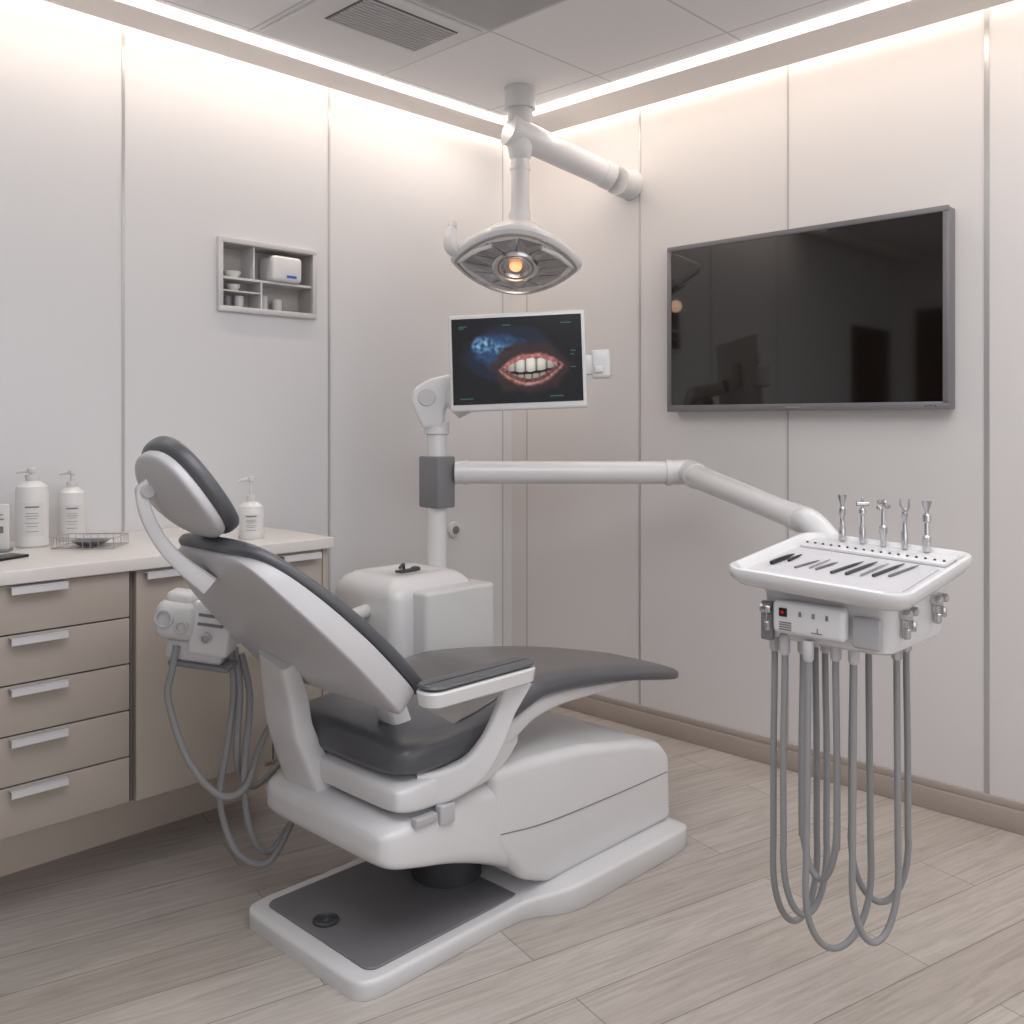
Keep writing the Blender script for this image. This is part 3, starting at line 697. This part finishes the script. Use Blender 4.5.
for (a,b,zb2) in loops:
    A=Vector((a[0],a[1],0)); Bv=Vector((b[0],b[1],0)); mid=(A+Bv)/2; half=(Bv-A)/2
    r1=random.uniform(-.006,.006)
    P=[A+Vector((0,0,.885)),A+Vector((0,0,.80)),mid-half*1.02+Vector((r1,0,.62)),mid-half*1.06+Vector((0,0,.44))]
    hE=.14
    for k in range(0,9):
        th=math.pi+math.pi*k/8
        P.append(mid+half*1.08*math.cos(th)+Vector((0,0,zb2+hE+hE*math.sin(th))))
    P+= [mid+half*1.06+Vector((0,0,.44)),mid+half*1.02+Vector((-r1,0,.62)),Bv+Vector((0,0,.80)),Bv+Vector((0,0,.885))]
    tube("hose",P,.0072,M_hose,ds,5,14)
    for x,y in (a,b):
        bm=bmesh.new(); bm_lathe(bm,[(.008,-.045),(.0115,-.040),(.012,-.006),(.010,0)],(x,y,.885),16)
        mk("hose_connector",bm,M_metal if x>2 else M_shell,ds)
for i,yy in enumerate((.098,.048,-.002,-.052,-.102)):
    base=TM@Vector((.176,yy,.006))
    o=empty("dental_handpiece",base); top(o,"upright chrome dental handpiece standing in the tray rack","dental instrument","handpieces standing in the rack")
    prof=[[(.007,0),(.0085,.004),(.0085,.030),(.006,.034),(.005,.060),(.0075,.064),(.0075,.078),(.004,.082)],
          [(.006,0),(.008,.004),(.0075,.038),(.005,.042),(.0045,.068),(.008,.072),(.008,.080),(.004,.084)],
          [(.006,0),(.007,.004),(.0065,.025),(.0095,.030),(.0095,.045),(.005,.050),(.0045,.080)],
          [(.006,0),(.0075,.004),(.0075,.040),(.0055,.044),(.005,.070),(.007,.074),(.007,.086)],
          [(.007,0),(.009,.004),(.009,.034),(.006,.038),(.0055,.066),(.009,.070),(.009,.084),(.005,.088)]][i]
    lathe("body",prof,base,M_metal,o,16)
    h_=prof[-1][1]; bm=bmesh.new()
    if i==2:
        for a in range(5):
            t=a*2*math.pi/5; bm_lathe(bm,[(0,-.006),(.0065,-.003),(.0065,.003),(0,.006)],base+Vector((.010*math.cos(t),.010*math.sin(t),h_+.018+.008*math.sin(t*2))),10)
        bm_lathe(bm,[(.004,0),(.004,.014),(.007,.018)],base+Vector((0,0,h_-.004)),10)
    elif i in(0,4):
        bm_lathe(bm,[(.004,-.002),(.005,.006),(.010,.022),(.011,.028),(.008,.028),(.004,.010)],base+Vector((0,0,h_)),16)
    elif i==1:
        dv=Vector((.695,-.719,0))
        bm_tube(bm,[base+dv*-.014+Vector((0,0,h_+.010)),base+dv*.014+Vector((0,0,h_+.010))],.0055,1,12,0,False); bm_lathe(bm,[(.004,-.002),(.004,.010)],base+Vector((0,0,h_)),10)
        bm_lathe(bm,[(.004,.0),(.003,.016),(.001,.018)],base+Vector((0,0,h_+.008)),8)
    else:
        dv=Vector((.695,-.719,0))
        for s in(-1,1): bm_tube(bm,[base+Vector((0,0,h_-.003)),base+dv*.009*s+Vector((0,0,h_+.012)),base+dv*.010*s+Vector((0,0,h_+.030))],[.004,.0035,.002],4,8)
    mk("tip",bm,M_metal,o)
L=[(-.040,.140,.095,.0055,-4,M_black),(-.012,.124,.065,.0034,0,M_black),(-.045,.078,.085,.0028,-12,M_steel),(-.028,.056,.09,.0026,-4,M_metal),(-.035,.036,.08,.0030,-10,M_steel),(-.024,-.006,.120,.0038,-9,M_dgrey),(-.014,-.034,.125,.0042,-7,M_dgrey),(-.006,-.060,.125,.0030,-5,M_metal),(.004,-.086,.125,.0040,-8,M_dgrey),(.016,-.114,.115,.0032,-9,M_steel)]
for x,y,l,r,ang,m in L:
    bm=bmesh.new()
    bm_tube(bm,[(-l*.5,0,0),(-l*.48,0,0),(-l*.1,0,0),(l*.2,0,0),(l*.36,0,0),(l*.5,0,0)],[r*.7,r*.9,r*.9,r*.8,r*.5,r*.25],4,10)
    o=mk("dental_probe",bm,m,M=TM@Matrix.Translation((x,y,-.001+r*.9))@Matrix.Rotation(math.radians(ang),4,'Z'))
    top(o,"small %s hand instrument lying on the white tray"%("black" if m in(M_black,) else "dark grey" if m is M_dgrey else "steel"),"dental instrument","instruments lying on the tray")

# ------------------------------------------------------------------ assistant unit
au=empty("assistant_unit",(1.27,2.44,.68)); top(au,"white suction holder unit with hanging grey hoses behind the backrest","suction unit")
AM=Matrix.Translation((1.262,2.44,.785))@Matrix.Rotation(math.radians(-46),4,'Z')@Matrix.Rotation(math.radians(8),4,'Y')
bm=bmesh.new(); bm_box(bm,.0,.115,-.05,.05,-.065,.085,.016,4)
mk("body",bm,M_white,au,M=AM)
bm=bmesh.new(); bm_box(bm,-.095,.02,-.065,.04,-.03,.075,.030,5); bm_box(bm,-.075,.0,-.045,.03,.06,.098,.014,3)
mk("holder_block",bm,M_white2,au,M=AM)
bm=bmesh.new(); bm_box(bm,-.055,.10,-.045,.045,-.085,-.028,.010,3)
mk("lower_plate",bm,M_shell,au,M=AM)
bm=bmesh.new(); bm_box(bm,-.04,.125,-.055,.04,-.098,-.084,.004,2)
mk("lower_bracket",bm,M_grey,au,M=AM)
for px,pz,r in ((-.062,.030,.026),(-.012,.012,.018),(.055,-.01,.014)):
    bm=bmesh.new(); Rx=Matrix.Rotation(math.pi/2,4,'X')
    bm_lathe(bm,[(r,0),(r,.022),(r*.85,.024),(r*.72,.023),(r*.66,.012),(0,.011)],(px,-.05 if px<0 else -.045,pz),24,0,Rx)
    mk("holder_ring",bm,M_shell,au,M=AM)
for pz in (.02,.045):
    box("slot",.025,.095,-.053,-.049,pz,pz+.008,M_grey,au,.001,1,M=AM)
tube("support_arm",[(1.32,2.49,.74),(1.55,2.53,.71),(1.85,2.60,.69),(2.018,2.66,.69)],.024,M_white2,au,6,18)
for P in ([(1.205,2.425,.745),(1.195,2.43,.68),(1.188,2.438,.60),(1.225,2.40,.44),(1.295,2.36,.335),(1.375,2.36,.335),(1.46,2.42,.42),(1.60,2.47,.56)],
          [(1.345,2.395,.72),(1.362,2.402,.60),(1.352,2.414,.458),(1.336,2.43,.29),(1.366,2.40,.15),(1.434,2.375,.095),(1.50,2.385,.12),(1.64,2.44,.25),(1.8,2.47,.35)],
          [(1.38,2.39,.70),(1.40,2.38,.57),(1.385,2.385,.346),(1.404,2.38,.192),(1.463,2.39,.116),(1.54,2.41,.15),(1.70,2.46,.28)],
          [(1.365,2.40,.72),(1.375,2.39,.60),(1.372,2.40,.46),(1.39,2.42,.36),(1.45,2.43,.30),(1.60,2.47,.36)]):
    tube("hose",P,.0095,M_hose,au,7,14)
o=empty("wall_socket",(3.0,3.275,.81)); top(o,"small round grey wall socket on the panelled wall","socket")
RX=Matrix.Rotation(math.pi/2,4,'X')
lathe("plate",[(.036,0),(.038,.004),(.036,.014),(.03,.016)],(3.0,YL-.001,.845),M_white2,o,28,None,35,RX)
lathe("socket_core",[(.018,.015),(.018,.022),(.01,.023)],(3.0,YL-.001,.845),M_grey,o,20,None,35,RX)

# ------------------------------------------------------------------ lights
def area(name,loc,rot,sx,sy,p,color):
    l=bpy.data.lights.new(name,'AREA'); l.shape='RECTANGLE'; l.size=sx; l.size_y=sy; l.energy=p; l.color=color
    o=bpy.data.objects.new(name,l); o.location=loc; o.rotation_euler=rot; COL.objects.link(o); return o
warm=(1,.86,.73)
area("cove_light_north",((.35+XR)/2,YL-.024,2.80),(0,0,0),XR-.35-.06,.036,5.5,warm)
area("cove_light_east",(XR-.024,(Y0+YL)/2,2.80),(0,0,0),.036,YL-Y0-.1,8,warm)
area("strip_light_north",((.35+3.08)/2,3.05,ZC-.024),(math.radians(12),0,0),2.7,.024,7,warm)
area("strip_light_east",(SX-.018,(Y0+3.03)/2,ZC-.024),(0,math.radians(-12),0),.024,4.5,11,warm)
area("ceiling_fill",(.7,.7,ZC-.01),(0,0,0),1.8,1.8,38,(.97,.98,1))  # added soft overhead fill, no lamp fitting here
area("ceiling_fill_wide",(2.3,.2,ZC-.01),(0,0,0),.6,1.6,10,(.98,.98,1))  # second added overhead fill, out of view
area("south_fill",(.8,Y0+.05,1.5),(math.radians(90),0,0),3.2,1.6,22,(.98,.98,1))  # added fill from behind the camera; this wall has no window
pl=bpy.data.lights.new("lamp_glow",'POINT'); pl.energy=.12; pl.color=(1,.65,.4); pl.shadow_soft_size=.03
po=bpy.data.objects.new("lamp_glow",pl); po.location=LM@Vector((0,0,-.12)); COL.objects.link(po)
w=bpy.data.worlds.new("world"); scene.world=w; w.use_nodes=True
w.node_tree.nodes["Background"].inputs[0].default_value=(.8,.8,.82,1); w.node_tree.nodes["Background"].inputs[1].default_value=.3

# ------------------------------------------------------------------ camera
cam=bpy.data.cameras.new("camera"); co=bpy.data.objects.new("camera",cam); COL.objects.link(co)
co.location=(0,0,1.35); co.rotation_euler=(math.radians(90),0,math.radians(-45.97))
cam.sensor_width=36; cam.lens=945/1024*36; cam.shift_y=-.0879; cam.clip_start=.05
scene.camera=co
scene.view_settings.view_transform='Standard'; scene.view_settings.look='None'
